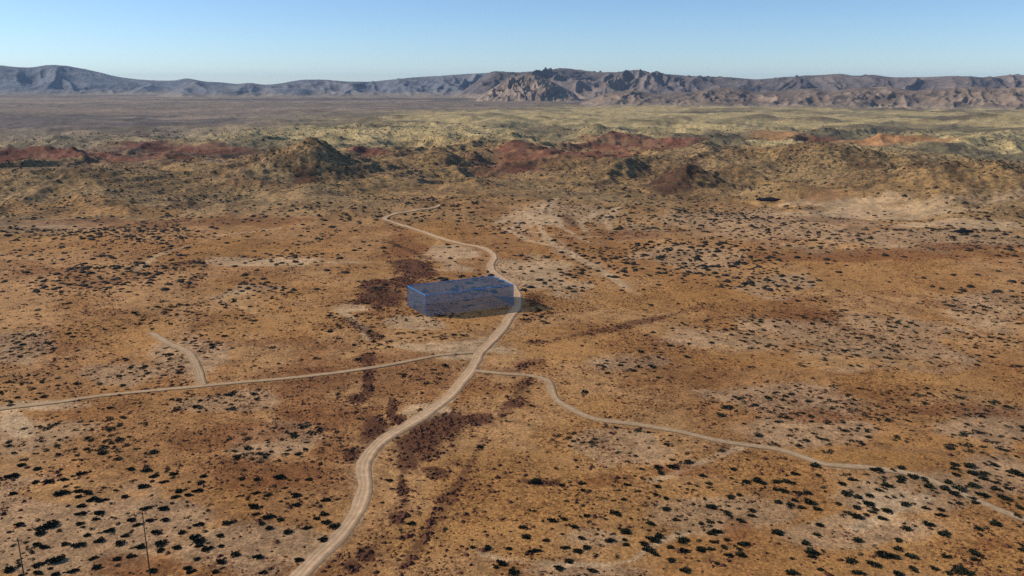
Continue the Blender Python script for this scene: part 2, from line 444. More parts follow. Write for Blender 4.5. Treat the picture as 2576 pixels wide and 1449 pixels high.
def soils(x, y):
    """ground colour and cover (straw, litter, brush) at places on the land"""
    d = np.hypot(x, y)
    n1 = fbm(x, y, 70, 4, 101); n2 = fbm(x, y, 22, 4, 111, .6); n3 = fbm(x, y, 9, 3, 121, .6)
    fw = smooth(500, 900, d)
    wx = (fbm(x, y, 26, 4, 131, .6) - .5) * 1.5 * (1 - .4 * fw) + fw * 1.3 * (fbm(x, y, 130, 4, 133, .6) - .5)
    wy = (fbm(x, y, 26, 4, 141, .6) - .5) * 1.5 * (1 - .4 * fw) + fw * 1.3 * (fbm(x, y, 130, 4, 143, .6) - .5)
    W = {k: zone_weight(k, x, y, wx, wy) for k in ZONES}
    c = np.tile(np.array((.45, .242, .096)), (len(x), 1))
    och = smooth(.44, .60, n1 * .5 + n2 * .5)
    c = lerp3(c, SOIL['ochre'], och * .62)
    rus = smooth(.56, .70, n2 * .55 + (1 - n1) * .45)
    c = lerp3(c, SOIL['rust'], rus * .5)
    c = lerp3(c, (.30, .13, .036), smooth(.50, .62, fbm(x, y * .7, 95, 4, 117, .55)) * .5 * (1 - smooth(420, 560, d)))
    # the hills, the straw-coloured plain and the dark far plain
    hills = smooth(430, 640, d + 160 * (n1 - .5))
    c = lerp3(c, (.31, .20, .082), hills * .8)
    c = lerp3(c, (.40, .27, .13), hills * smooth(.5, .62, n1) * .5)
    c = lerp3(c, (.17, .092, .04), hills * smooth(.52, .66, n2) * .55)
    d1 = flat_dist(380)
    ph = fbm(x, y, 420, 4, 151)
    plain = smooth(d1 * .90, d1 * 1.10, d + 260 * (ph - .5))
    c = lerp3(c, (.52, .405, .19), plain * .92)
    c = lerp3(c, (.22, .18, .10), plain * smooth(.50, .62, fbm(x, y, 160, 4, 161, .6)) * .75)
    d2 = flat_dist(282)
    az = np.degrees(np.arctan2(x, np.maximum(y, 1)))
    far = smooth(d2 * .85, d2 * 1.25, d + 900 * (ph - .5) - 55 * np.clip(az + 4, -20, 20) )
    c = lerp3(c, (.20, .155, .125), far * .92)
    c = lerp3(c, (.31, .235, .165), far * smooth(.48, .58, fbm(x * .30, y, 420, 5, 171, .6)) * .85)
    c = lerp3(c, (.105, .09, .085), far * smooth(.52, .62, fbm(x * .25, y, 300, 5, 181, .6)) * .8)
    c = lerp3(c, (.115, .10, .065), plain * (1 - far) * smooth(.55, .63, fbm(x * .4, y, 150, 5, 191, .62)) * .8)
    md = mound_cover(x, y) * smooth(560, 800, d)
    c = lerp3(c, (.15, .115, .07), md * plain * .75 * smooth(.35, .55, n2))  # dark olive on plain mounds: brush cover plus shade put into the colour
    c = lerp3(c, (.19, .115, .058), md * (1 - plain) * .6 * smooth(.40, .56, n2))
    for k in ('grey', 'pale', 'ochre', 'rust', 'maroon', 'red', 'orange'):
        amt = {'grey': .55, 'pale': .75, 'ochre': .6, 'rust': .6, 'maroon': .9, 'red': .92, 'orange': .8}[k]
        wgt = W[k] * amt
        if k in ('grey', 'pale', 'ochre'):
            wgt = smooth(.18, .82, W[k] + 1.1 * (n3 * .6 + n2 * .4 - .5)) * np.minimum(1, W[k] * 3) * amt
        if k in ('maroon', 'rust'):
            wgt = wgt * smooth(.38, .58, n3 * .65 + n2 * .35 + .4 * (W[k] - .45))
        if k == 'red':
            wgt = wgt * (.75 + .25 * smooth(.38, .55, n2))
        c = lerp3(c, SOIL[k], wgt)
    shoulder = np.zeros(len(x))
    for nm, P, w in ROAD_W:
        dd = dist_to_poly(x, y, P, w * 2.8)
        shoulder = np.maximum(shoulder, (1 - smooth(.45 * w, 1.5 * w + 1.6 * (n3 - .5) * w, dd)) * (.75 if w > 1.4 else .5))
    c = lerp3(c, (.41, .265, .14), shoulder)
    grass = np.clip(.35 + .9 * och + W['ochre'] * .5 - W['grey'] * .7 - W['pale'] * .8, 0, 1) * (1 - shoulder) * (1 - .6 * plain) * (1 - .85 * far)
    litter = np.clip(.30 + .9 * smooth(.45, .58, n2 * .5 + n3 * .5) + .5 * rus + W['rust'] * .6 + W['maroon'] - .6 * W['grey'] - .7 * W['pale'], 0, 1) * (1 - shoulder) * (1 - .7 * hills)
    brush = np.clip(hills * (.75 + .8 * (n2 - .4)) + .5 * md - W['pale'] * .5 - W['red'] * .3 - W['orange'] * .8, 0, 1) * (1 - .45 * plain) * (1 - .6 * far) * (1 - shoulder)
    return c, np.stack([grass, litter, brush], 1), W, shoulder

# ------------------------------------------------------------------ the land: one sheet to the horizon
def build_land():
    fine = np.radians(np.linspace(-40, 40, 760))
    rest = np.radians(np.concatenate([np.linspace(42, 180, 50, endpoint=False)]))
    ang = np.concatenate([fine, rest, -rest[::-1] - 1e-4])
    ang[len(fine) + len(rest)] = -math.pi + 1e-3
    r = [3, 15, 35, 60, 85, 100, 108]
    v = 112.0
    while v < 20500:
        r.append(v)
        v *= 1.0046 if v < 560 else 1.0036 if v < 1250 else (1.0085 if v < 4200 else 1.03)
    r = np.array(r)
    X = (r[:, None] * np.sin(ang)[None, :]).ravel(); Y = (r[:, None] * np.cos(ang)[None, :]).ravel()
    Z = height(X, Y)
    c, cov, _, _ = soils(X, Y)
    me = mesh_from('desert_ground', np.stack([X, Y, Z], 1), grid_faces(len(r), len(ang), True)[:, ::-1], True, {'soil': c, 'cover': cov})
    return add('desert_ground', me, land_material(), kind='structure', label='tan and ochre desert ground running out to the mountains')

land = build_land()

# ------------------------------------------------------------------ mountains
SKYLINE = [(-300, 176), (-150, 167), (0, 170), (40, 174), (80, 175), (130, 168), (170, 170), (210, 176), (250, 184), (300, 195), (350, 200), (400, 203), (440, 203),
           (470, 196), (510, 205), (560, 207), (600, 212), (625, 206), (660, 213), (700, 210), (760, 200), (820, 200), (870, 205), (930, 205),
           (980, 200), (1050, 193), (1110, 190), (1180, 185), (1240, 178), (1310, 182), (1370, 173), (1420, 170), (1480, 178), (1540, 182),
           (1600, 174), (1650, 182), (1720, 190), (1800, 192), (1860, 196), (1900, 200), (1960, 195), (2020, 190), (2060, 190), (2110, 186),
           (2150, 192), (2190, 188), (2240, 195), (2330, 195), (2400, 192), (2480, 196), (2540, 190), (2700, 194), (2900, 200)]

def rock_material():
    m, N, L, P = new_mat('mountain_rock')
    pos = position(N)
    col = attr(N, 'soil').outputs['Color']
    a = noise_node(N, L, .012, 6, .65, vec=pos); b_ = noise_node(N, L, .05, 5, .7, vec=pos)
    v = math_node(N, L, 'MULTIPLY', remap(N, L, a, .3, .7, .78, 1.22), remap(N, L, b_, .3, .7, .82, 1.18))
    comb = N.new('ShaderNodeCombineColor')
    for i in range(3): L.new(v, comb.inputs[i])
    L.new(mixc(N, L, 1.0, col, comb.outputs[0], 'MULTIPLY'), P.inputs['Base Color'])
    P.inputs['Roughness'].default_value = .95; P.inputs['Specular IOR Level'].default_value = .1
    bp = N.new('ShaderNodeBump'); bp.inputs['Strength'].default_value = .8; bp.inputs['Distance'].default_value = 8
    L.new(math_node(N, L, 'ADD', a, math_node(N, L, 'MULTIPLY', b_, .4)), bp.inputs['Height']); L.new(bp.outputs[0], P.inputs['Normal'])
    return m
ROCK = rock_material()

def make_range(name, label, x0, x1, d0, depth, line, nx, ny, seed, wave, col, pale, taper=.12, rough=.62, crest=.55, ripple=1.5):
    """a mountain range: ridges and gullies over real depth, its crest brought to the heights in line"""
    px = np.linspace(x0, x1, nx)
    az = np.arctan((px - 1287.5) / (FPX * math.cos(PITCH) + (724.5 - 200) * math.sin(PITCH)))
    v = np.linspace(0, 1, ny)
    D = d0 + depth * v
    A, V = np.meshgrid(az, v)
    R = d0 + depth * V
    X, Y = R * np.sin(A), R * np.cos(A)
    wx = X + wave * .8 * (fbm(X, Y, wave * 1.2, 3, seed + 50) - .5); wy = Y + wave * .8 * (fbm(X, Y, wave * 1.2, 3, seed + 60) - .5)
    cr = crest + .16 * (fbm(X[0:1] + 0 * X, Y[0:1] + 0 * Y, wave * 1.5, 2, seed + 40) - .5)
    env = np.where(V < cr, np.power(np.clip(V / cr, 0, 1), 1.25), 1 - .8 * smooth(0, 1, (V - cr) / (1 - cr)))
    lat = (A - A.min()) * d0
    spur = ridged(lat + .5 * (wx - X), (R - d0) * .30 + .3 * (wy - Y), wave * .38, 3, seed, .45)      # ridges that run towards the viewer
    rg = .62 * spur + .38 * ridged(wx, wy, wave * .42, 4, seed + 20, .45)
    big = fbm(X, Y, wave * 2.2, 3, seed + 80)
    side = np.clip(4 * env * (1 - env), 0, 1)
    z = env * (.55 + .5 * big) + rough * side * (rg - .42) * 1.35 + .02 * env * ridged(wx, wy, wave * .16, 3, seed + 90)
    z = np.maximum(z, 0)
    lx = np.array([p[0] for p in line], float); ly = np.array([p[1] for p in line], float)
    tgt = np.interp(px, lx, ly) + ripple * (fbm(px, px * 0, 26, 4, seed + 7, .6) - .5)
    tan_t = -np.tan(PITCH + np.arctan((tgt - 724.5) / FPX))
    zt = (tan_t[None, :] * R + CAM_H)
    edge = smooth(0, taper, (px - x0) / (x1 - x0)) * smooth(0, taper, (x1 - px) / (x1 - x0)) if taper else np.ones(nx)
    s = np.min(np.where(V > .12, zt / np.maximum(z, .04), 1e9), axis=0)
    k = np.hanning(23); k /= k.sum()
    s = np.convolve(np.pad(s, 11, mode='edge'), k, mode='valid')
    Z = z * (s * edge)[None, :] - 2.0
    Z[0, :] = -6
    base = np.tile(np.array(col), (nx * ny, 1))
    hl = (Z / np.maximum(Z.max(), 1)).ravel()
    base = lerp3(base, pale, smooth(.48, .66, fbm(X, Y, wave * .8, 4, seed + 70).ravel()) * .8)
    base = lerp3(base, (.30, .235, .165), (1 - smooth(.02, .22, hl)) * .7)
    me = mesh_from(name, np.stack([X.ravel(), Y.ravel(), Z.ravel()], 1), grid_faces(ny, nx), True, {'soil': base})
    return add(name, me, ROCK, kind='structure', label=label)

make_range('mountain_range', 'distant hazy blue mountain range on the left horizon', -350, 760, 6300, 2000, SKYLINE, 420, 90, 301, 700, (.15, .165, .195), (.175, .185, .21), rough=.36)  # rock tinted blue: distance haze painted into its colour
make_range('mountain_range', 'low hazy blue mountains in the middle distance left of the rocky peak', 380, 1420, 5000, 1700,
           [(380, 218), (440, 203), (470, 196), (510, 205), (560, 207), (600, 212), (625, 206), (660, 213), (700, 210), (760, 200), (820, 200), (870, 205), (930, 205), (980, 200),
            (1050, 193), (1110, 190), (1180, 185), (1240, 182), (1420, 192)], 420, 90, 331, 460, (.145, .152, .175), (.185, .18, .19), rough=.45)  # blue-grey rock tones, part of the haze painted in here too
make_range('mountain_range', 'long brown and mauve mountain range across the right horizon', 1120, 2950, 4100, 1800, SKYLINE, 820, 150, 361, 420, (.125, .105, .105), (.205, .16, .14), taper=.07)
make_range('foothills', 'tan foothills in front of the right mountain range', 1440, 2950, 2850, 900,
           [(1440, 250), (1480, 243), (1540, 230), (1600, 226), (1660, 236), (1740, 230), (1800, 221), (1850, 217), (1900, 231), (1980, 225), (2050, 220), (2090, 229), (2150, 220),
            (2230, 216), (2300, 225), (2380, 221), (2450, 215), (2520, 219), (2575, 216), (2700, 220), (2950, 226)], 560, 90, 391, 170, (.165, .125, .098), (.26, .19, .14), taper=.06, ripple=6, rough=.45)
make_range('rocky_peak', 'pale bare rock peak standing in front of the mountain range', 1185, 1470, 3500, 700,
           [(1185, 250), (1215, 236), (1250, 214), (1285, 194), (1312, 186), (1330, 184), (1350, 190), (1375, 198), (1400, 210), (1430, 226), (1470, 244)], 220, 90, 421, 140,
           (.20, .15, .12), (.27, .205, .16), taper=.10, rough=.5, ripple=3)

# ------------------------------------------------------------------ roads and tracks
ROADMAT = attr_material('packed_dirt', 'soil', .82, 1.16, .7, .95, .12)
LABELS = ['pale winding dirt road climbing past the blue box', 'straight dirt track leaving the road towards the left edge', 'short dirt spur branching up from the straight left track',
          'winding dirt track leaving the road towards the right edge', 'faint track beyond the far hairpin of the dirt road', 'faint wheel track across the pale patch below the blue box',
          'faint curved wheel track beyond the blue box', 'thin pale track end beside the dark brown scrub patch', 'pale track turning down at the left edge', 'faint footpath curving among the nearest right shrubs']
for i, (nm, P, w) in enumerate(ROAD_W):
    T = np.gradient(P, axis=0); T /= np.linalg.norm(T, axis=1)[:, None]
    Nn = np.stack([T[:, 1], -T[:, 0]], 1)
    u = np.array([-.80, -.50, -.36, -.22, 0, .22, .36, .50, .80])
    zz = np.array([-.12, .05, .0, -.03, .02, -.03, .0, .05, -.12]) * (1 if w > 1.9 else .5)
    sh = np.array([.72, .80, 1.0, 1.12, .82, 1.12, 1.0, .80, .72])
    d = np.hypot(P[:, 0], P[:, 1])
    wl = w * (1 + (.8 * (fbm(P[:, 0], P[:, 1], 6, 4, 501 + i) - .5))); wr = w * (1 + (.8 * (fbm(P[:, 0], P[:, 1], 6, 4, 541 + i) - .5)))
    ww = np.where(u[None, :] < 0, wl[:, None], wr[:, None])
    fade = np.ones(len(P))
    if i: fade[-1] = .3
    X = P[:, 0:1] + Nn[:, 0:1] * u * ww * fade[:, None]; Y = P[:, 1:2] + Nn[:, 1:2] * u * ww * fade[:, None]
    lift = .08 + .0005 * d
    Z = height(X.ravel(), Y.ravel()).reshape(X.shape) + lift[:, None] + zz
    base = np.array((.54, .355, .20)) if w > 1.9 else np.array((.44, .295, .165))
    pat = .9 + .2 * fbm(X.ravel(), Y.ravel(), 5, 3, 577)
    C = base[None, :] * (np.broadcast_to(sh, X.shape).ravel() * pat)[:, None]
    me = mesh_from(nm, np.stack([X.ravel(), Y.ravel(), Z.ravel()], 1), grid_faces(len(P), len(u)), True, {'soil': C})
    add(nm, me, ROADMAT, kind='structure', label=LABELS[i])

# dark pools lying in the pale wash
pm, N, L, P_ = new_mat('dark_water'); P_.inputs['Base Color'].default_value = (.008, .009, .012, 1); P_.inputs['Roughness'].default_value = .9; P_.inputs['Specular IOR Level'].default_value = .05
for (cx, cy, hw, hh, lab) in ((1931, 503, 31, 3.6, 'black lens shaped pool in the pale wash under the right hills'), (2423, 583, 25, 3.0, 'black lens shaped pool near the right edge of the scrub')):
    pts = []
    for k in range(28):
        t = 2 * math.pi * k / 28
        rx = math.cos(t); ry = math.sin(t) * (abs(math.sin(t)) ** .8) * (1 + .25 * math.sin(5 * t + cx))
        pts.append((cx + hw * rx, cy + hh * ry))
    g = ground([(cx, cy)] + pts)
    g[:, 2] += .7
    n = len(pts)
    low = g[1:].copy(); low[:, 2] -= 2.5
    me = mesh_from('dark_pool', np.vstack([g, low]), [(0, 1 + k, 1 + (k + 1) % n) for k in range(n)] + [(1 + k, 1 + n + k, 1 + (k + 1) % n) for k in range(n)] + [(1 + (k + 1) % n, 1 + n + k, 1 + n + (k + 1) % n) for k in range(n)])
    add('dark_pool', me, pm, kind='structure', label=lab)
# ------------------------------------------------------------------ translucent blue box
def build_box():
    P = ground([(1026, 770), (1072.5, 796), (1291, 769.5)])
    A, B, C = P[:, :2]
    Dk = A + C - B
    zb = P[:, 2].min() - .3
    db = math.hypot(*B)
    bx, by, _ = bearing(1073, 796)
    ztop = CAM_H - db * drop(740) / 1.0
    h = ztop - zb
    root = bpy.data.objects.new('blue_box', None); COL.objects.link(root)
    root.location = (B[0], B[1], zb)
    root['label'] = 'translucent blue rectangular box with bright blue edges beside the dirt road'
    root['category'] = 'box'
    a, c, dd = (np.append(q - B, 0) for q in (A, C, Dk))
    o = np.zeros(3); up = np.array((0, 0, h))
    m, N, L, Pb = new_mat('blue_film')
    tr = N.new('ShaderNodeBsdfTransparent'); tr.inputs[0].default_value = (.72, .76, .80, 1)
    df = N.new('ShaderNodeBsdfDiffuse'); df.inputs[0].default_value = (.11, .19, .32, 1)
    mx = N.new('ShaderNodeMixShader'); mx.inputs[0].default_value = .38
    tl = N.new('ShaderNodeBsdfTranslucent'); tl.inputs[0].default_value = (.11, .19, .32, 1); m2 = N.new('ShaderNodeMixShader'); m2.inputs[0].default_value = .5
    L.new(df.outputs[0], m2.inputs[1]); L.new(tl.outputs[0], m2.inputs[2])
    L.new(tr.outputs[0], mx.inputs[1]); L.new(m2.outputs[0], mx.inputs[2]); L.new(mx.outputs[0], N['Material Output'].inputs['Surface'])
    N.remove(Pb)
    e, N, L, Pb = new_mat('blue_edge'); Pb.inputs['Base Color'].default_value = (.03, .24, .62, 1); Pb.inputs['Roughness'].default_value = .5
    def panel(nm, q):
        q = np.array(q); add(nm, mesh_from(nm, q, [(0, 1, 2, 3)]), m, root)
    for p, q in ((o, a), (o, c), (a, dd), (c, dd)):
        panel('side_panel', (p, q, q + up, p + up))
    panel('top_panel', (o + up, a + up, dd + up, c + up))
    def bar(p, q, r=.09):
        p, q = np.array(p, float), np.array(q, float)
        t = q - p; t /= np.linalg.norm(t)
        s = np.cross(t, (0, 0, 1) if abs(t[2]) < .9 else (1, 0, 0)); s /= np.linalg.norm(s); w = np.cross(s, t)
        V = [x + r * (i * s + j * w) for x in (p - t * r, q + t * r) for i, j in ((-1, -1), (1, -1), (1, 1), (-1, 1))]
        F = [(0, 1, 5, 4), (1, 2, 6, 5), (2, 3, 7, 6), (3, 0, 4, 7), (3, 2, 1, 0), (4, 5, 6, 7)]
        add('edge_bar', mesh_from('edge_bar', V, F), e, root)
    cs = (o, a, dd, c)
    for i in range(4):
        bar(cs[i] + up, cs[(i + 1) % 4] + up)
        bar(cs[i], cs[i] + up)
        bar(cs[i] + np.array((0, 0, .3)), cs[(i + 1) % 4] + np.array((0, 0, .3)), .05)
build_box()

# ------------------------------------------------------------------ plants
def blades(n, seed, spread=1.0, tall=.55, width=.16, lobes=5):
    """a low desert bush about 1 m across: leafy sprays around several bases, uneven outline, gaps"""
    r = np.random.default_rng(seed)
    V, F, C = [], [], []
    lob = [(r.uniform(-.26, .26), r.uniform(-.26, .26), r.uniform(.55, 1.0)) for _ in range(lobes)]
    for k in range(n):
        lx, ly, ls = lob[k % lobes]
        th = r.uniform(0, 2 * math.pi); el = r.uniform(.12, 1.35)
        ln = ls * r.uniform(.20, .36) * spread
        base = np.array((lx, ly, 0)) + np.array((math.cos(th), math.sin(th), 0)) * r.uniform(0, .12)
        dirv = np.array((math.cos(th) * math.cos(el), math.sin(th) * math.cos(el), math.sin(el) * tall / .45))
        p0 = base + dirv * ln * r.uniform(.15, .55)
        p1 = base + dirv * ln * r.uniform(.9, 1.15)
        side = np.cross(dirv, r.normal(size=3)); side /= np.linalg.norm(side) + 1e-9
        w = width * r.uniform(.5, 1.1)
        mid = p0 * .45 + p1 * .55
        i = len(V)
        V += [p0, mid + side * w * .5, p1, mid - side * w * .5]
        F += [(i, i + 1, i + 2), (i, i + 2, i + 3)]
        g = r.uniform(.6, 1.35)
        C += [np.array((.028, .031, .016)) * g] * 4
    V = np.array(V); V[:, 2] = np.maximum(V[:, 2], -.02)
    return V, np.array(F), np.array(C)

FOL = attr_material('bush_leaves', 'tint', .7, 1.25, 3.0, .8)
STEM, N, L, P_ = new_mat('bush_stems'); P_.inputs['Base Color'].default_value = (.06, .045, .032, 1); P_.inputs['Roughness'].default_value = .9
variants = []
for k in range(9):
    V, F, C = blades(210 if k < 6 else 250, 900 + k, .95, .52, .20, 4 + k % 4)
    variants.append(mesh_from('shrub_%d' % k, V, F, False, {'tint': C}))
    variants[-1].materials.append(FOL)
def stem_mesh(seed):
    r = np.random.default_rng(seed); V, F = [], []
    for k in range(9):
        th = r.uniform(0, 6.283); ln = r.uniform(.2, .4)
        p = np.array((r.uniform(-.05, .05), r.uniform(-.05, .05), -.03)); q = p + np.array((math.cos(th) * ln, math.sin(th) * ln, r.uniform(.12, .3)))
        i = len(V)
        for c, rad in ((p, .018), (q, .007)):
            for a in (0, 2.09, 4.19): V.append(c + rad * np.array((math.cos(a), math.sin(a), 0)))
        F += [(i, i + 1, i + 4, i + 3), (i + 1, i + 2, i + 5, i + 4), (i + 2, i, i + 3, i + 5)]
    return mesh_from('shrub_stems', V, F)
stem_variants = [stem_mesh(77 + k) for k in range(3)]
for s_ in stem_variants: s_.materials.append(STEM)

# shrubs read off the photograph: strips of 500 x 300 source pixels, x, y, width each
STRIPS = {
 (0, 1236): "285,20,100 335,48,70 455,80,120 650,45,55 650,95,60 760,82,85 535,147,65 150,165,150 470,238,100 630,240,130 740,215,60 835,210,100 915,170,75 1050,138,120 990,190,80 840,290,85 975,318,85 1010,362,110 1140,380,125 1275,378,60 1335,322,90 1490,355,85 790,380,160 180,388,100 990,440,110 1180,465,130 1310,485,120 1405,465,80 1435,512,75 1585,440,110 895,540,80 1040,555,110 1035,645,130 1160,645,45 1275,645,130 1330,675,50 1245,715,90 1450,685,65 1485,712,70 1650,645,75 1705,678,80 1680,735,110 1765,790,110 1875,588,125 1970,550,75 2105,590,130 2145,722,125 1915,740,100 1995,718,70 1495,785,90 1030,775,95 1090,815,80 1180,838,80 480,738,85 275,782,140 600,832,250 375,852,90 525,905,115 115,895,90 130,962,60 165,1070,80 355,962,50 325,1028,80 490,1048,110 580,1080,110 390,1092,90 400,1155,90 305,1160,55 20,1145,60 845,1038,105 1005,1065,145 1270,1010,125 1135,922,95 1280,888,70 1400,865,120 1445,918,60 1600,942,95 1685,888,80 1550,1032,115 1680,1088,70 1790,1085,120 1850,1040,90 2020,890,130 2080,1035,150 2050,1130,110 1690,1205,115 1500,1230,100 1500,1305,90 1190,1222,95 1215,1350,140 770,1240,270 250,1250,80 250,1303,90 400,1240,70 540,1285,95 450,1330,100 670,1345,85 385,1368,55 130,1362,150 495,1412,110 940,1395,120 1985,1375,150 705,1435,100 250,1438,90 1720,230,90 1850,298,145 1705,72,120 1890,95,130 2145,62,70 2130,100,90 2030,128,70 1985,172,110 1965,240,90 2110,245,110 1940,410,65",
 (450, 1236): "70,132,105 45,178,90 135,175,55 440,168,100 400,258,120 240,242,70 185,260,50 15,352,60 140,352,125 230,338,85 365,350,130 80,430,110 260,408,105 240,490,65 225,542,65 62,512,80 540,540,80 510,602,85 650,335,70 970,92,90 930,205,105 1115,215,110 945,290,80 1070,280,60 1340,295,90 1430,185,150 1565,210,80 1660,222,90 1795,215,95 1490,325,90 1125,378,95 1235,370,65 1540,370,65 1280,415,100 885,420,80 970,410,60 1000,465,90 1120,478,65 1645,408,140 1830,402,65 1505,447,80 1435,500,90 1520,520,80 1630,545,110 1710,485,70 2015,470,125 2100,435,70 2180,467,90 1850,550,80 1080,562,150 1185,558,70 1120,660,95 1280,685,155 1115,732,65 1430,725,95 1630,732,75 1215,775,110 1270,840,130 1515,615,60 1945,540,45 2010,650,115 1895,715,100 2010,770,120 2150,815,140 1790,838,110 1690,810,80 1535,890,120 2015,980,170 1685,1242,125 380,785,130 765,762,135 235,690,80 180,885,120 475,880,90 660,935,100 340,955,130 400,1005,150 520,1030,80 390,1070,110 275,1050,60 500,1110,140 690,1060,110 105,1090,110 850,1175,120 1140,1210,120 1060,1225,70 350,1240,95 655,1270,120 670,1350,80 240,1355,110 290,1400,120 580,1402,110 1205,1400,100 1300,1360,80",
 (950, 1236): "410,225,100 450,335,90 350,500,80 790,640,90 700,770,110 580,860,80 600,880,70 680,880,65 150,1085,90 560,1080,60",
 (1200, 1236): "1380,62,90 1815,38,75 960,148,85 1100,235,150 1230,250,90 1435,285,95 1540,285,70 1535,242,70 1700,265,110 1705,350,95 2115,222,90 2245,200,75 2095,280,75 2285,272,105 2155,340,85 2390,360,70 2380,155,70 1490,478,85 1645,500,85 1560,540,55 1715,552,85 1815,580,60 1625,602,60 1975,460,90 2110,485,85 2245,462,95 1080,602,90 1410,612,45 1420,682,70 1455,718,95 1665,688,75 1755,678,95 1770,752,85 1945,688,60 1985,720,75 2115,625,130 2180,665,100 2340,705,80 1205,742,60 1300,740,130 940,820,120 975,945,125 1585,820,120 1660,850,60 1435,900,85 1225,1000,100 1700,965,105 1915,845,70 1835,835,55 2080,905,85 2010,880,50 2160,840,90 2250,880,140 1955,935,70 2050,990,130 2230,985,95 2260,1045,95 1935,1050,85 275,1085,95 490,1085,130 750,1098,90 1080,1130,180 1000,1165,90 1480,1095,120 1635,1130,130 1760,1088,110 1885,1182,85 650,1290,140 575,1340,100 820,1410,150 1525,1258,120 1425,1355,170 1185,1408,80 1290,1410,60 1860,1390,190 1745,1425,75 1640,1442,80 2165,1208,80",
 (1700, 1236): "30,75,90 260,55,110 450,50,160 530,20,90 300,125,100 55,185,90 150,200,70 295,230,90 240,297,95 25,368,80 240,402,95 125,448,75 380,455,100 535,475,80 70,503,70 90,535,75 180,507,60 240,545,85 20,598,70 350,595,140 520,598,75 370,535,50 480,347,55 540,293,65 605,270,45 625,330,70 630,382,65 715,347,80 760,407,60 770,283,85 905,265,95 940,310,60 965,345,60 835,168,100 1250,78,115 1185,190,80 1280,240,65 1390,245,110 1330,272,75 1550,225,150 1600,260,95 1650,308,70 1770,240,120 1955,240,180 1565,348,60 1530,398,75 1790,345,100 1880,360,130 2045,385,120 2180,382,105 2030,480,100 2215,500,150 1800,498,100 1940,530,130 1970,575,90 2110,578,105 2310,585,110 1290,408,105 1185,440,130 1345,470,70 1425,510,65 1150,500,70 1290,500,70 870,450,80 700,520,90 805,553,70 940,562,140 1065,548,60 1070,592,80 1170,550,85 1320,590,90 1490,612,125 1470,672,105 1165,650,130 1180,690,90 920,650,60 675,660,70 540,672,85 620,718,65 495,735,105 15,735,60 95,715,75 145,683,85 180,775,130 50,828,60 690,790,65 800,775,95 910,718,80 935,765,95 940,810,85 855,828,75 1075,762,95 1220,785,60 1335,745,130 1020,880,140 945,915,120 850,868,60 660,868,75 310,860,90 280,930,140 160,870,90 520,900,80 180,985,170 100,1040,150 560,1000,170 620,985,80 800,995,90 1130,990,115 980,1020,110 415,1080,100 600,1125,130 810,1108,135 950,1098,100 1120,1085,100 655,1048,55 1330,1050,110 1400,1040,110 1230,1060,80 1290,1105,100 1350,1175,140 1170,1180,120 120,1125,150 230,1170,120 420,1255,120 790,1265,75 1040,1295,110 600,1390,140 40,1440,70 1790,890,150 2185,772,65 2335,800,110 2310,915,105 2170,1025,130 1985,1215,90 2260,1140,170 2250,1195,110 2380,1135,80 2260,1265,80 1980,1400,150 2360,1380,100 2025,135,120 2340,158,100 2300,28,145 2370,310,90 2395,355,70",
 (2230, 1236): "505,80,160 740,95,100 820,60,110 370,135,85 180,148,85 70,140,90 585,175,90 580,215,85 210,218,125 390,240,75 495,255,60 60,265,110 815,198,140 825,245,100 965,178,125 1145,215,115 665,285,140 620,318,80 550,345,105 295,308,70 1200,290,140 1235,340,65 1275,378,75 1520,18,100 1690,38,160 1520,75,105 1610,110,75 1745,125,120 1535,148,105 1905,120,110 1910,160,100 1900,195,110 1815,232,80 1450,240,115 1765,290,130 1690,305,90 2045,25,110 2050,70,70 1915,15,90 2230,105,95 2330,135,170 2225,165,80 2080,175,75 2080,205,70 2045,250,95 2160,268,80 2240,252,70 2050,340,120 2185,320,95 2290,320,70 2380,365,70 1870,400,140 1510,395,140 1555,340,150 1385,320,120 1740,450,110 1800,515,100 2160,452,180 2195,518,75 2385,460,80 2370,575,110 1590,515,100 1455,515,90 1185,510,65 1150,452,60 755,432,90 845,412,80 640,438,90 425,418,105 270,435,110 75,355,90 160,355,90 130,400,130 270,400,55 975,398,45 865,530,130 1000,520,80 280,512,65 410,528,150 40,522,110 265,572,100 515,600,110 650,618,130 160,615,60 100,632,90 455,632,100 400,665,95 95,675,90 235,685,160 590,710,120 1150,585,100 1340,600,95 1320,660,110 1410,665,80 250,868,65 140,900,80 885,775,70 875,845,140 1010,810,75 1185,785,130 1410,912,160 245,995,160 785,995,110 510,1070,85 805,1098,130 295,1175,90 240,1215,55 165,1262,150 650,1190,280 975,1195,150 480,1308,200 1415,1210,110 1245,1352,105 1000,1370,130 275,1405,150 790,1430,130 1585,1360,130 1560,1400,150 1700,1420,120 1440,1420,100 1790,1165,140 1870,1208,90 1790,1235,110 1700,1278,90 1625,1240,70 1840,845,110 1910,835,90 2040,780,130 1875,915,75 1980,915,85 2050,738,90 2340,815,80 2360,1050,90 2380,1120,90 2370,1285,80 2370,1380,90 2075,1370,80 2080,1330,70 2350,690,110 1690,758,55",
}
spots = []
for (ox, oy), txt in STRIPS.items():
    for t in txt.split():
        a, b, c = map(float, t.split(','))
        spots.append(((ox + a / 4.83) / 1.0602, (oy + b / 4.83) / 1.0602, c / 4.83 / 1.0602))
spots = np.array(spots)
G = ground(spots[:, :2])
wid = spots[:, 2] * np.sqrt(G[:, 0] ** 2 + G[:, 1] ** 2 + CAM_H ** 2) / FPX
road_x = np.interp(spots[:, 1], [p[1] for p in ROADS[0][1][:12]][::-1], [p[0] for p in ROADS[0][1][:12]][::-1])

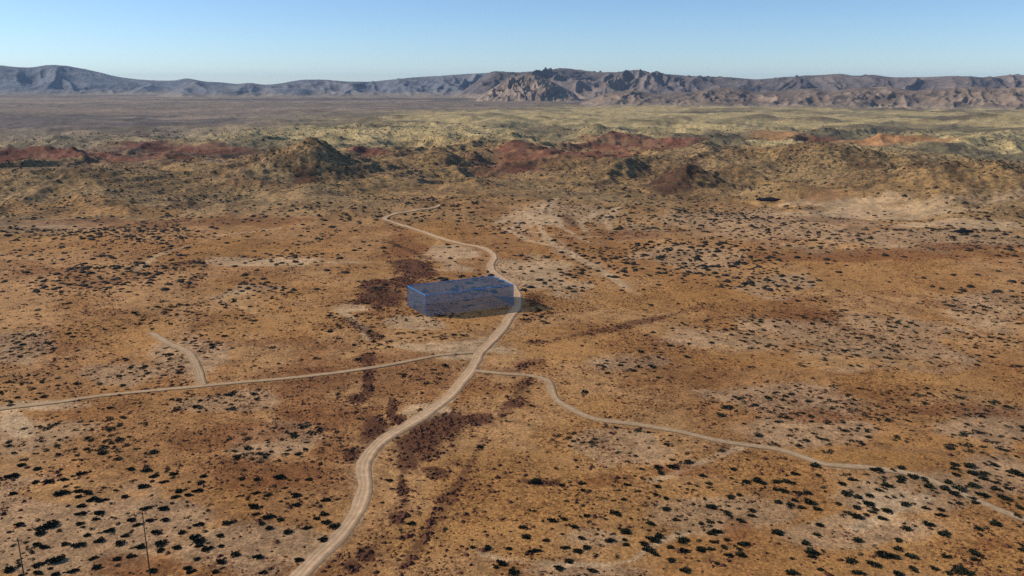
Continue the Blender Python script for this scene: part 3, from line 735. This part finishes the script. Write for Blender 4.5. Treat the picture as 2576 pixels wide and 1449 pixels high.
NAMED = {  # photo point (2575 wide) -> label
 (818, 1357): 'large round dark bush touching the left edge of the dirt road',
 (975, 1209): 'lone round green bush just right of the dirt road bend',
 (1052, 1187): None,
 (2052, 1171): 'dark oval bush lying in the line of the right track',
 (2350, 1398): 'longest dark bush in the bottom right corner area',
 (1252, 1418): 'bush of two joined clumps at the bottom left of the pale right footpath',
 (1286, 1440): 'dark bush cut by the bottom edge left of the grey bare patch',
 (1339, 1387): 'wide dark bush above the start of the faint footpath',
 (1209, 1378): 'leftmost of three dark bushes in a row right of the road',
 (1252, 1378): 'middle of three dark bushes in a row right of the road',
 (1302, 1380): 'rightmost small bush of three in a row right of the road',
 (2130, 1425): None,
 (117, 1328): 'long dark bush left of the leftmost pole top',
 (780, 1409): 'dark bush on the road verge below the large round one',
 (2431, 1432): None,
 (151, 1408): 'longest dark bush right of the leftmost pole',
 (1990, 1439): 'isolated dark bush at the bottom between shrub patches',
}
order = np.argsort(-spots[:, 2])
named_idx = {}
for (nx, ny), lab in NAMED.items():
    if lab is None: continue
    k = int(np.argmin((spots[:, 0] - nx) ** 2 + (spots[:, 1] - ny) ** 2))
    if k not in named_idx: named_idx[k] = lab
chosen = set(order[:290].tolist()) | set(named_idx)
def tangent_rot(x, y): return -math.atan2(x, y)

def place(k):
    x, y, z = G[k]; w = wid[k]
    r = np.random.default_rng(4000 + k)
    ratio = r.uniform(.72, 1.0)
    if spots[k, 2] > 34: ratio *= .62
    me = variants[int(r.integers(len(variants)))]
    sc = (w * 1.04, w * ratio * 1.04, w * r.uniform(.62, .85) * (.8 if spots[k, 2] > 34 else 1))
    rz = tangent_rot(x, y) + r.uniform(-.35, .35) + (math.pi if r.random() < .5 else 0)
    if k in named_idx:
        root = bpy.data.objects.new('desert_shrub', None); COL.objects.link(root)
        root.location = (x, y, z - .02); root.rotation_euler = (0, 0, rz); root.scale = sc
        o = bpy.data.objects.new('foliage', me); COL.objects.link(o); o.parent = root
        s = bpy.data.objects.new('stems', stem_variants[k % 3]); COL.objects.link(s); s.parent = root
        root['label'] = named_idx[k]; root['category'] = 'shrub'
        root['group'] = 'shrubs that stand out'
        return
    o = bpy.data.objects.new('desert_shrub', me); COL.objects.link(o)
    o.location = (x, y, z - .02); o.rotation_euler = (0, 0, rz); o.scale = sc
    o['label'] = SHRUB_LABEL[k]; o['category'] = 'shrub'; o['group'] = SHRUB_GROUP[k]

# where each shrub stands, said by the things around it
def area(k):
    px, py = spots[k, :2]
    row = 'near the bottom edge' if py > 1385 else ('a little above the bottom edge' if py > 1310 else ('halfway up to the straight track' if px < road_x[k] else ('midway to the right track' if py > 1238 else 'nearest the right track')))
    if px < road_x[k]:
        col = next(t for lim, t in ((110, 'left of the thin pole'), (230, 'right of the thin pole'), (350, 'left of the tall pole'), (480, 'right of the tall pole'), (640, 'midway between pole and road'), (2000, 'left of the dirt road')) if px < lim)
    else:
        col = next(t for lim, t in ((1400, 'on grass right of the road'), (1560, 'above the faint footpath'), (1680, 'where the faint footpath ends'), (1800, 'in the dense central right patch'), (1950, 'beside the reddish soil stain'),
                                    (2120, 'below the middle of the right track'), (2280, 'on the pale grey right patch'), (2420, 'under the right track end'), (9999, 'at the right edge')) if px < lim)
    return col + ', ' + row
SHRUB_LABEL, SHRUB_GROUP = {}, {}
cells = {}
for k in chosen: cells.setdefault(area(k), []).append(k)
for a_, ks in cells.items():
    left = list(ks)
    def take(word, key):
        if left:
            q = min(left, key=key); left.remove(q); SHRUB_LABEL[q] = word + ' dark shrub ' + a_
    if len(left) > 1: take('widest', lambda q: -spots[q, 2])
    if len(left) > 1: take('leftmost', lambda q: spots[q, 0])
    if len(left) > 1: take('rightmost', lambda q: -spots[q, 0])
    if len(left) > 1: take('topmost', lambda q: spots[q, 1])
    if len(left) > 1: take('lowest', lambda q: -spots[q, 1])
    if len(left) > 1: take('narrowest', lambda q: spots[q, 2])
    if len(left) > 1: take('second widest', lambda q: -spots[q, 2])
    if len(left) > 1: take('second leftmost', lambda q: spots[q, 0])
    if len(left) > 1: take('second rightmost', lambda q: -spots[q, 0])
    if len(left) > 1: take('third widest', lambda q: -spots[q, 2])
    if len(left) > 1: take('second topmost', lambda q: spots[q, 1])
    if len(left) > 1: take('second lowest', lambda q: -spots[q, 1])
    if len(left) > 1: take('second narrowest', lambda q: spots[q, 2])
    for q in left: SHRUB_LABEL[q] = ('middle' if len(ks) > 1 else 'lone') + ' dark shrub ' + a_
    for q in ks: SHRUB_GROUP[q] = 'shrubs ' + a_.split(',')[0]
for k in sorted(chosen): place(k)

# everything smaller is uncountable scrub: gathered meshes
def bundle(name, protos, X, Y, Z, W, Hh, tint, mat, label, rot=None, smooth_shade=False):
    VV, FF, CC = [], [], []
    n = len(X); off = 0
    rot = rng.uniform(0, 6.283, n) if rot is None else rot
    which = rng.integers(0, len(protos), n)
    for p, (V, F, C) in enumerate(protos):
        m = which == p
        if not m.any(): continue
        c, s = np.cos(rot[m])[:, None], np.sin(rot[m])[:, None]
        vx, vy, vz = V[None, :, 0] * W[m, None], V[None, :, 1] * W[m, None], V[None, :, 2] * Hh[m, None]
        P = np.stack([vx * c - vy * s + X[m, None], vx * s + vy * c + Y[m, None], vz + Z[m, None]], -1)
        k = m.sum(); nv = len(V)
        VV.append(P.reshape(-1, 3))
        FF.append((F[None] + (off + np.arange(k) * nv)[:, None, None]).reshape(-1, 3))
        CC.append((C[None] * tint[m][:, None, :]).reshape(-1, 3))
        off += k * nv
    me = mesh_from(name, np.vstack(VV), np.vstack(FF), smooth_shade, {'tint': np.vstack(CC)})
    return add(name, me, mat, kind='stuff', label=label)

def blob(seed, sides=7):
    r = np.random.default_rng(seed); V = []
    for ring, (rad, z) in enumerate(((.5, -.05), (.44, .26), (.2, .46))):
        for k in range(sides):
            a = 2 * math.pi * (k + .5 * ring) / sides
            q = rad * r.uniform(.65, 1.25)
            V.append((q * math.cos(a), q * math.sin(a), z + r.uniform(-.05, .12) * (ring > 0)))
    F = []
    for ring in (0, 1):
        for k in range(sides):
            a, b = ring * sides + k, ring * sides + (k + 1) % sides
            F += [(a, b, a + sides), (b, b + sides, a + sides)]
    for k in range(1, sides - 1): F.append((2 * sides, 2 * sides + k, 2 * sides + k + 1))
    V = np.array(V); C = np.ones((len(V), 3)) * r.uniform(.8, 1.2, (len(V), 1))
    return V, np.array(F), C

def tuft(seed, sides=5):
    r = np.random.default_rng(seed); V = [(0, 0, r.uniform(.4, .6))]
    for k in range(sides):
        a = 2 * math.pi * (k + r.uniform(-.3, .3)) / sides; q = r.uniform(.3, .65)
        V.append((q * math.cos(a), q * math.sin(a), -.04))
    return np.array(V), np.array([(0, 1 + k, 1 + (k + 1) % sides) for k in range(sides)]), np.ones((sides + 1, 3)) * r.uniform(.8, 1.2)

leafy = []
for k in range(6):
    V, F, C = blades(46, 1500 + k, .85, .5, .36, 3); leafy.append((V, F, C))
blobs = [blob(60 + k) for k in range(8)]
tufts = [tuft(90 + k) for k in range(8)]

# (a) the remaining shrubs read off the photograph
rest = np.array([k for k in range(len(spots)) if k not in chosen])
RX, RY, RZ, RW = G[rest, 0], G[rest, 1], G[rest, 2], wid[rest]

# (b) shrubs from there up to the hills, thick on the bare grey ground and thin in the grass
def sample(d0, d1, n, seed):
    r = np.random.default_rng(seed)
    half = math.radians(36)
    d = np.sqrt(r.uniform(d0 ** 2, d1 ** 2, n)); a = r.uniform(-half, half, n)
    x, y = d * np.sin(a), d * np.cos(a)
    z = height(x, y)
    px, py = project(x, y, z)
    keep = (px > -60) & (px < 2640)
    return x[keep], y[keep], z[keep], px[keep], py[keep], r

# clusters of shrubs seen in the middle ground: centre, reach, strength
PATCH = [(2060, 832, 320, 55, 1), (2200, 890, 260, 50, 1), (1990, 1010, 220, 55, 1), (2060, 1085, 200, 45, .9), (2330, 1020, 230, 60, .9), (2500, 1090, 130, 70, 1), (480, 880, 90, 95, 1),
         (640, 745, 120, 40, .8), (250, 700, 150, 45, .8), (90, 860, 120, 60, .9), (330, 935, 110, 45, 1), (60, 980, 100, 40, .9), (1060, 800, 110, 22, 1.2), (1080, 845, 90, 18, 1),
         (1340, 690, 150, 50, .42), (1500, 660, 150, 40, .42), (1950, 715, 110, 40, .8), (1600, 920, 120, 30, .8), (2500, 770, 130, 45, .8), (700, 1120, 150, 60, .9), (550, 1010, 170, 30, .8),
         (130, 1120, 200, 90, 1), (330, 1110, 80, 40, .5), (1560, 1110, 180, 50, .55), (1070, 940, 60, 30, .7), (870, 800, 110, 50, .7), (1750, 640, 200, 40, .5), (1850, 690, 140, 40, .5),
         (200, 590, 200, 20, .8), (380, 600, 120, 20, .7), (720, 650, 120, 25, .6), (2480, 850, 100, 40, .6), (1700, 890, 90, 40, .3), (420, 790, 110, 40, .8), (495, 790, 26, 40, 1.3), (490, 850, 30, 40, 1.3), (470, 705, 30, 18, 1.2), (480, 665, 50, 10, 1.2), (600, 800, 90, 40, .5), (930, 850, 60, 40, .5),
         (1360, 780, 40, 40, 1), (1170, 720, 140, 40, .35), (1700, 1180, 60, 25, .8)]
def patch_density(x, y, r1):
    P = ground([(p[0], p[1]) for p in PATCH])
    w = np.zeros(x.shape)
    for p, c in zip(PATCH, P):
        rx = p[2] * math.hypot(math.hypot(c[0], c[1]), CAM_H) / FPX
        ry = (flat_dist(p[1] - p[3]) - flat_dist(p[1] + p[3])) * .5
        q = np.sqrt(((x - c[0]) / rx) ** 2 + ((y - c[1]) / ry) ** 2) + .7 * (r1 - .5)
        w = np.maximum(w, p[4] * (1 - smooth(.6, 1.15, q)))
    return w

x, y, z, px, py, r = sample(128, 560, 70000, 5)
n1 = fbm(x, y, 18, 3, 611, .6); n2 = fbm(x, y, 60, 3, 621)
pd = patch_density(x, y, n1)
_, cov, Wz, sh = soils(x, y)
mfar = smooth(330, 480, np.hypot(x, y))
dens = .022 + 1.1 * pd + .10 * smooth(.55, .66, n1) * (1 - Wz['ochre'] * .7) + 0.16 * mfar * smooth(.42, .6, n2)
dens *= (1 - smooth(.05, .4, sh)) * (1 - .75 * Wz['pale']) * (1 - .45 * Wz['ochre'])
dens = np.where(py > 1163, 0, dens)
cl = .8
keep = r.random(len(x)) < dens * cl * .70
x, y, z, py = x[keep], y[keep], z[keep], py[keep]
_, one = np.unique(np.floor(x / 2.5).astype(np.int64) * 100003 + np.floor(y / 2.5).astype(np.int64), return_index=True)   # plants keep apart
x, y, z, py = x[one], y[one], z[one], py[one]
w = np.exp(r.normal(math.log(1.45), .42, len(x))); w = np.clip(w, .5, 3.2)
TG = np.array((.027, .027, .015))
def tints(n, r, base=TG, var=.3):
    return base * r.uniform(1 - var, 1 + var, (n, 1)) * r.uniform(.9, 1.1, (n, 3))
near = py > 735
nx_, ny_, nz_, nw_ = (np.concatenate(q) for q in ((RX, x[near]), (RY, y[near]), (RZ, z[near]), (RW, w[near])))
LEAF_ONE = [(V, F, C / np.array((.028, .031, .016))) for V, F, C in leafy]
bundle('shrubs_beyond', LEAF_ONE, nx_, ny_, nz_ - .03, nw_ * 1.15, nw_ * .55, tints(len(nx_), r), FOL, 'small dark shrubs dotting the ground beyond and between the larger ones')
BLOB = attr_material('scrub_mounds', 'tint', .65, 1.3, 1.5, .9)
bundle('middle_distance_shrubs', blobs, x[~near], y[~near], z[~near] - .05, w[~near] * 1.15, w[~near] * .5, tints((~near).sum(), r, np.array((.024, .020, .013))), BLOB, 'dark shrubs dotting the middle distance ground')

# (c) brush over the hills
x, y, z, px, py, r = sample(430, 1500, 190000, 6)
_, cov, Wz, sh = soils(x, y)
n1 = fbm(x, y, 40, 4, 641, .6)
keep = r.random(len(x)) < np.clip(cov[:, 2] * (.25 + 1.3 * smooth(.42, .62, n1)) + .6 * Wz['grey'] * (np.hypot(x, y) < 620), 0, 1) * .42 * (1 - Wz['pale'] * .6) * (1 - .7 * Wz['red'])
x, y, z = x[keep], y[keep], z[keep]
w = np.clip(np.exp(r.normal(math.log(1.5), .4, len(x))), .7, 4)
bundle('hill_brush', tufts, x, y, z - .1, w * 1.35, w * .7, tints(len(x), r, np.array((.048, .034, .018)), .5), BLOB, 'dark brush speckling the rolling hills')

# (d) dry grass tufts and litter
x, y, z, px, py, r = sample(112, 470, 420000, 8)
_, cov, Wz, sh = soils(x, y)
n1 = fbm(x, y, 5, 3, 651, .6); n2 = fbm(x, y, 25, 3, 661)
dd = np.hypot(x, y)
keep = r.random(len(x)) < np.clip(cov[:, 1] * .5 * smooth(.36, .58, n1 * .6 + n2 * .4) + Wz['maroon'] * .95 * smooth(.36, .6, n1) + .07, 0, 1) * (1 - smooth(.1, .5, sh)) * (1.25 - .0017 * dd) * .80
x, y, z, ma, ru = x[keep], y[keep], z[keep], Wz['maroon'][keep], (cov[:, 1])[keep]
w = np.clip(np.exp(r.normal(math.log(.42), .5, len(x))) * (1 + .5 * ma), .22, 1.6)
tc = np.where((r.random(len(x)) < .55 + ma)[:, None], np.array((.085, .033, .018)), np.array((.17, .075, .028)))
TUFT = attr_material('dry_tufts', 'tint', .7, 1.3, 4.0, .95)
bundle('dry_grass_tufts', tufts, x, y, z - .02, w * 1.15, w * .66, tc * r.uniform(.6, 1.4, (len(x), 1)), TUFT, 'rust brown dry grass tufts speckling the ochre ground')

# ------------------------------------------------------------------ utility poles
def pole(px_top, py_top, px_bot, tall, arm, lab, group='utility poles at the bottom left'):
    bx, by, bz = bearing(px_top, py_top)
    t = -bz                                         # drop per metre out
    D = 118.0
    for _ in range(40):                              # where a pole this tall ends at that sight line
        D = (CAM_H - tall - float(height(np.array([bx * D]), np.array([by * D]))[0])) / t
    gx, gy = bx * D, by * D
    gz = float(height(np.array([gx]), np.array([gy]))[0])
    root = bpy.data.objects.new('utility_pole', None); COL.objects.link(root)
    root.location = (gx, gy, gz); root['label'] = lab; root['category'] = 'pole'; root['group'] = group
    def tube(nm, p, q, r0, r1, mat, n=10, par=root):
        p, q = np.array(p, float), np.array(q, float); tt = q - p; tt /= np.linalg.norm(tt)
        s = np.cross(tt, (0, 1, 0) if abs(tt[1]) < .9 else (1, 0, 0)); s /= np.linalg.norm(s); u = np.cross(tt, s)
        V = [c + rr * (math.cos(a) * s + math.sin(a) * u) for c, rr in ((p, r0), (q, r1)) for a in np.linspace(0, 2 * math.pi, n, endpoint=False)]
        F = [(k, (k + 1) % n, n + (k + 1) % n, n + k) for k in range(n)]
        V += [q + tt * .01, p]; F = [tuple(f) for f in F]
        me = bpy.data.meshes.new(nm); me.from_pydata([tuple(v) for v in V], [], F + [(n + k, n + (k + 1) % n, 2 * n) for k in range(n)] + [((k + 1) % n, k, 2 * n + 1) for k in range(n)])
        me.materials.append(mat); o = bpy.data.objects.new(nm, me); COL.objects.link(o); o.parent = par
        return o
    tube('shaft', (0, 0, -1), (0, 0, tall), .12, .065, WOOD)
    ca = tube('crossarm', (-arm * .5, -.2, tall - .5), (arm * .5, -.2, tall - .5), .07, .07, WOOD, 6)
    for s in (-.45, 0, .45):
        tube('insulator', (arm * s, -.2, tall - .44), (arm * s, -.2, tall - .18), .06, .035, GLZ, 8, ca)
WOOD, N, L, P_ = new_mat('weathered_wood')
pos = position(N); nn = noise_node(N, L, 6.0, 5, .7, vec=pos)
L.new(mixc(N, L, remap(N, L, nn, .3, .7, 0, 1), (.035, .022, .014), (.075, .05, .032)), P_.inputs['Base Color']); P_.inputs['Roughness'].default_value = .9
GLZ, N, L, P_ = new_mat('glazed_ceramic'); P_.inputs['Base Color'].default_value = (.16, .10, .08, 1); P_.inputs['Roughness'].default_value = .3
pole(357, 1284, 365, 12.4, 1.7, 'tall dark wooden pole rising through the shrubs left of the dirt road')
pole(44, 1352, 76, 9.0, 1.5, 'thin dark wooden pole at the bottom left corner')

# ------------------------------------------------------------------ air
def haze():
    me = bpy.data.meshes.new('haze')
    a, b, c = -21000., 21000., 290.
    z0 = -40.
    V = [(x, y, z) for z in (z0, c) for x, y in ((a, a), (b, a), (b, b), (a, b))]
    me.from_pydata(V, [], [(3, 2, 1, 0), (4, 5, 6, 7), (0, 1, 5, 4), (1, 2, 6, 5), (2, 3, 7, 6), (3, 0, 4, 7)])
    m = bpy.data.materials.new('air'); m.use_nodes = True
    N, L = m.node_tree.nodes, m.node_tree.links
    N.clear(); out = N.new('ShaderNodeOutputMaterial'); pv = N.new('ShaderNodeVolumePrincipled')
    pv.inputs['Color'].default_value = (.55, .76, 1.0, 1); pv.inputs['Density'].default_value = 3e-5; pv.inputs['Anisotropy'].default_value = 0.0
    L.new(pv.outputs[0], out.inputs['Volume'])
    add('haze', me, m, kind='stuff', label='thin blue haze over the far plain and mountains')
haze()
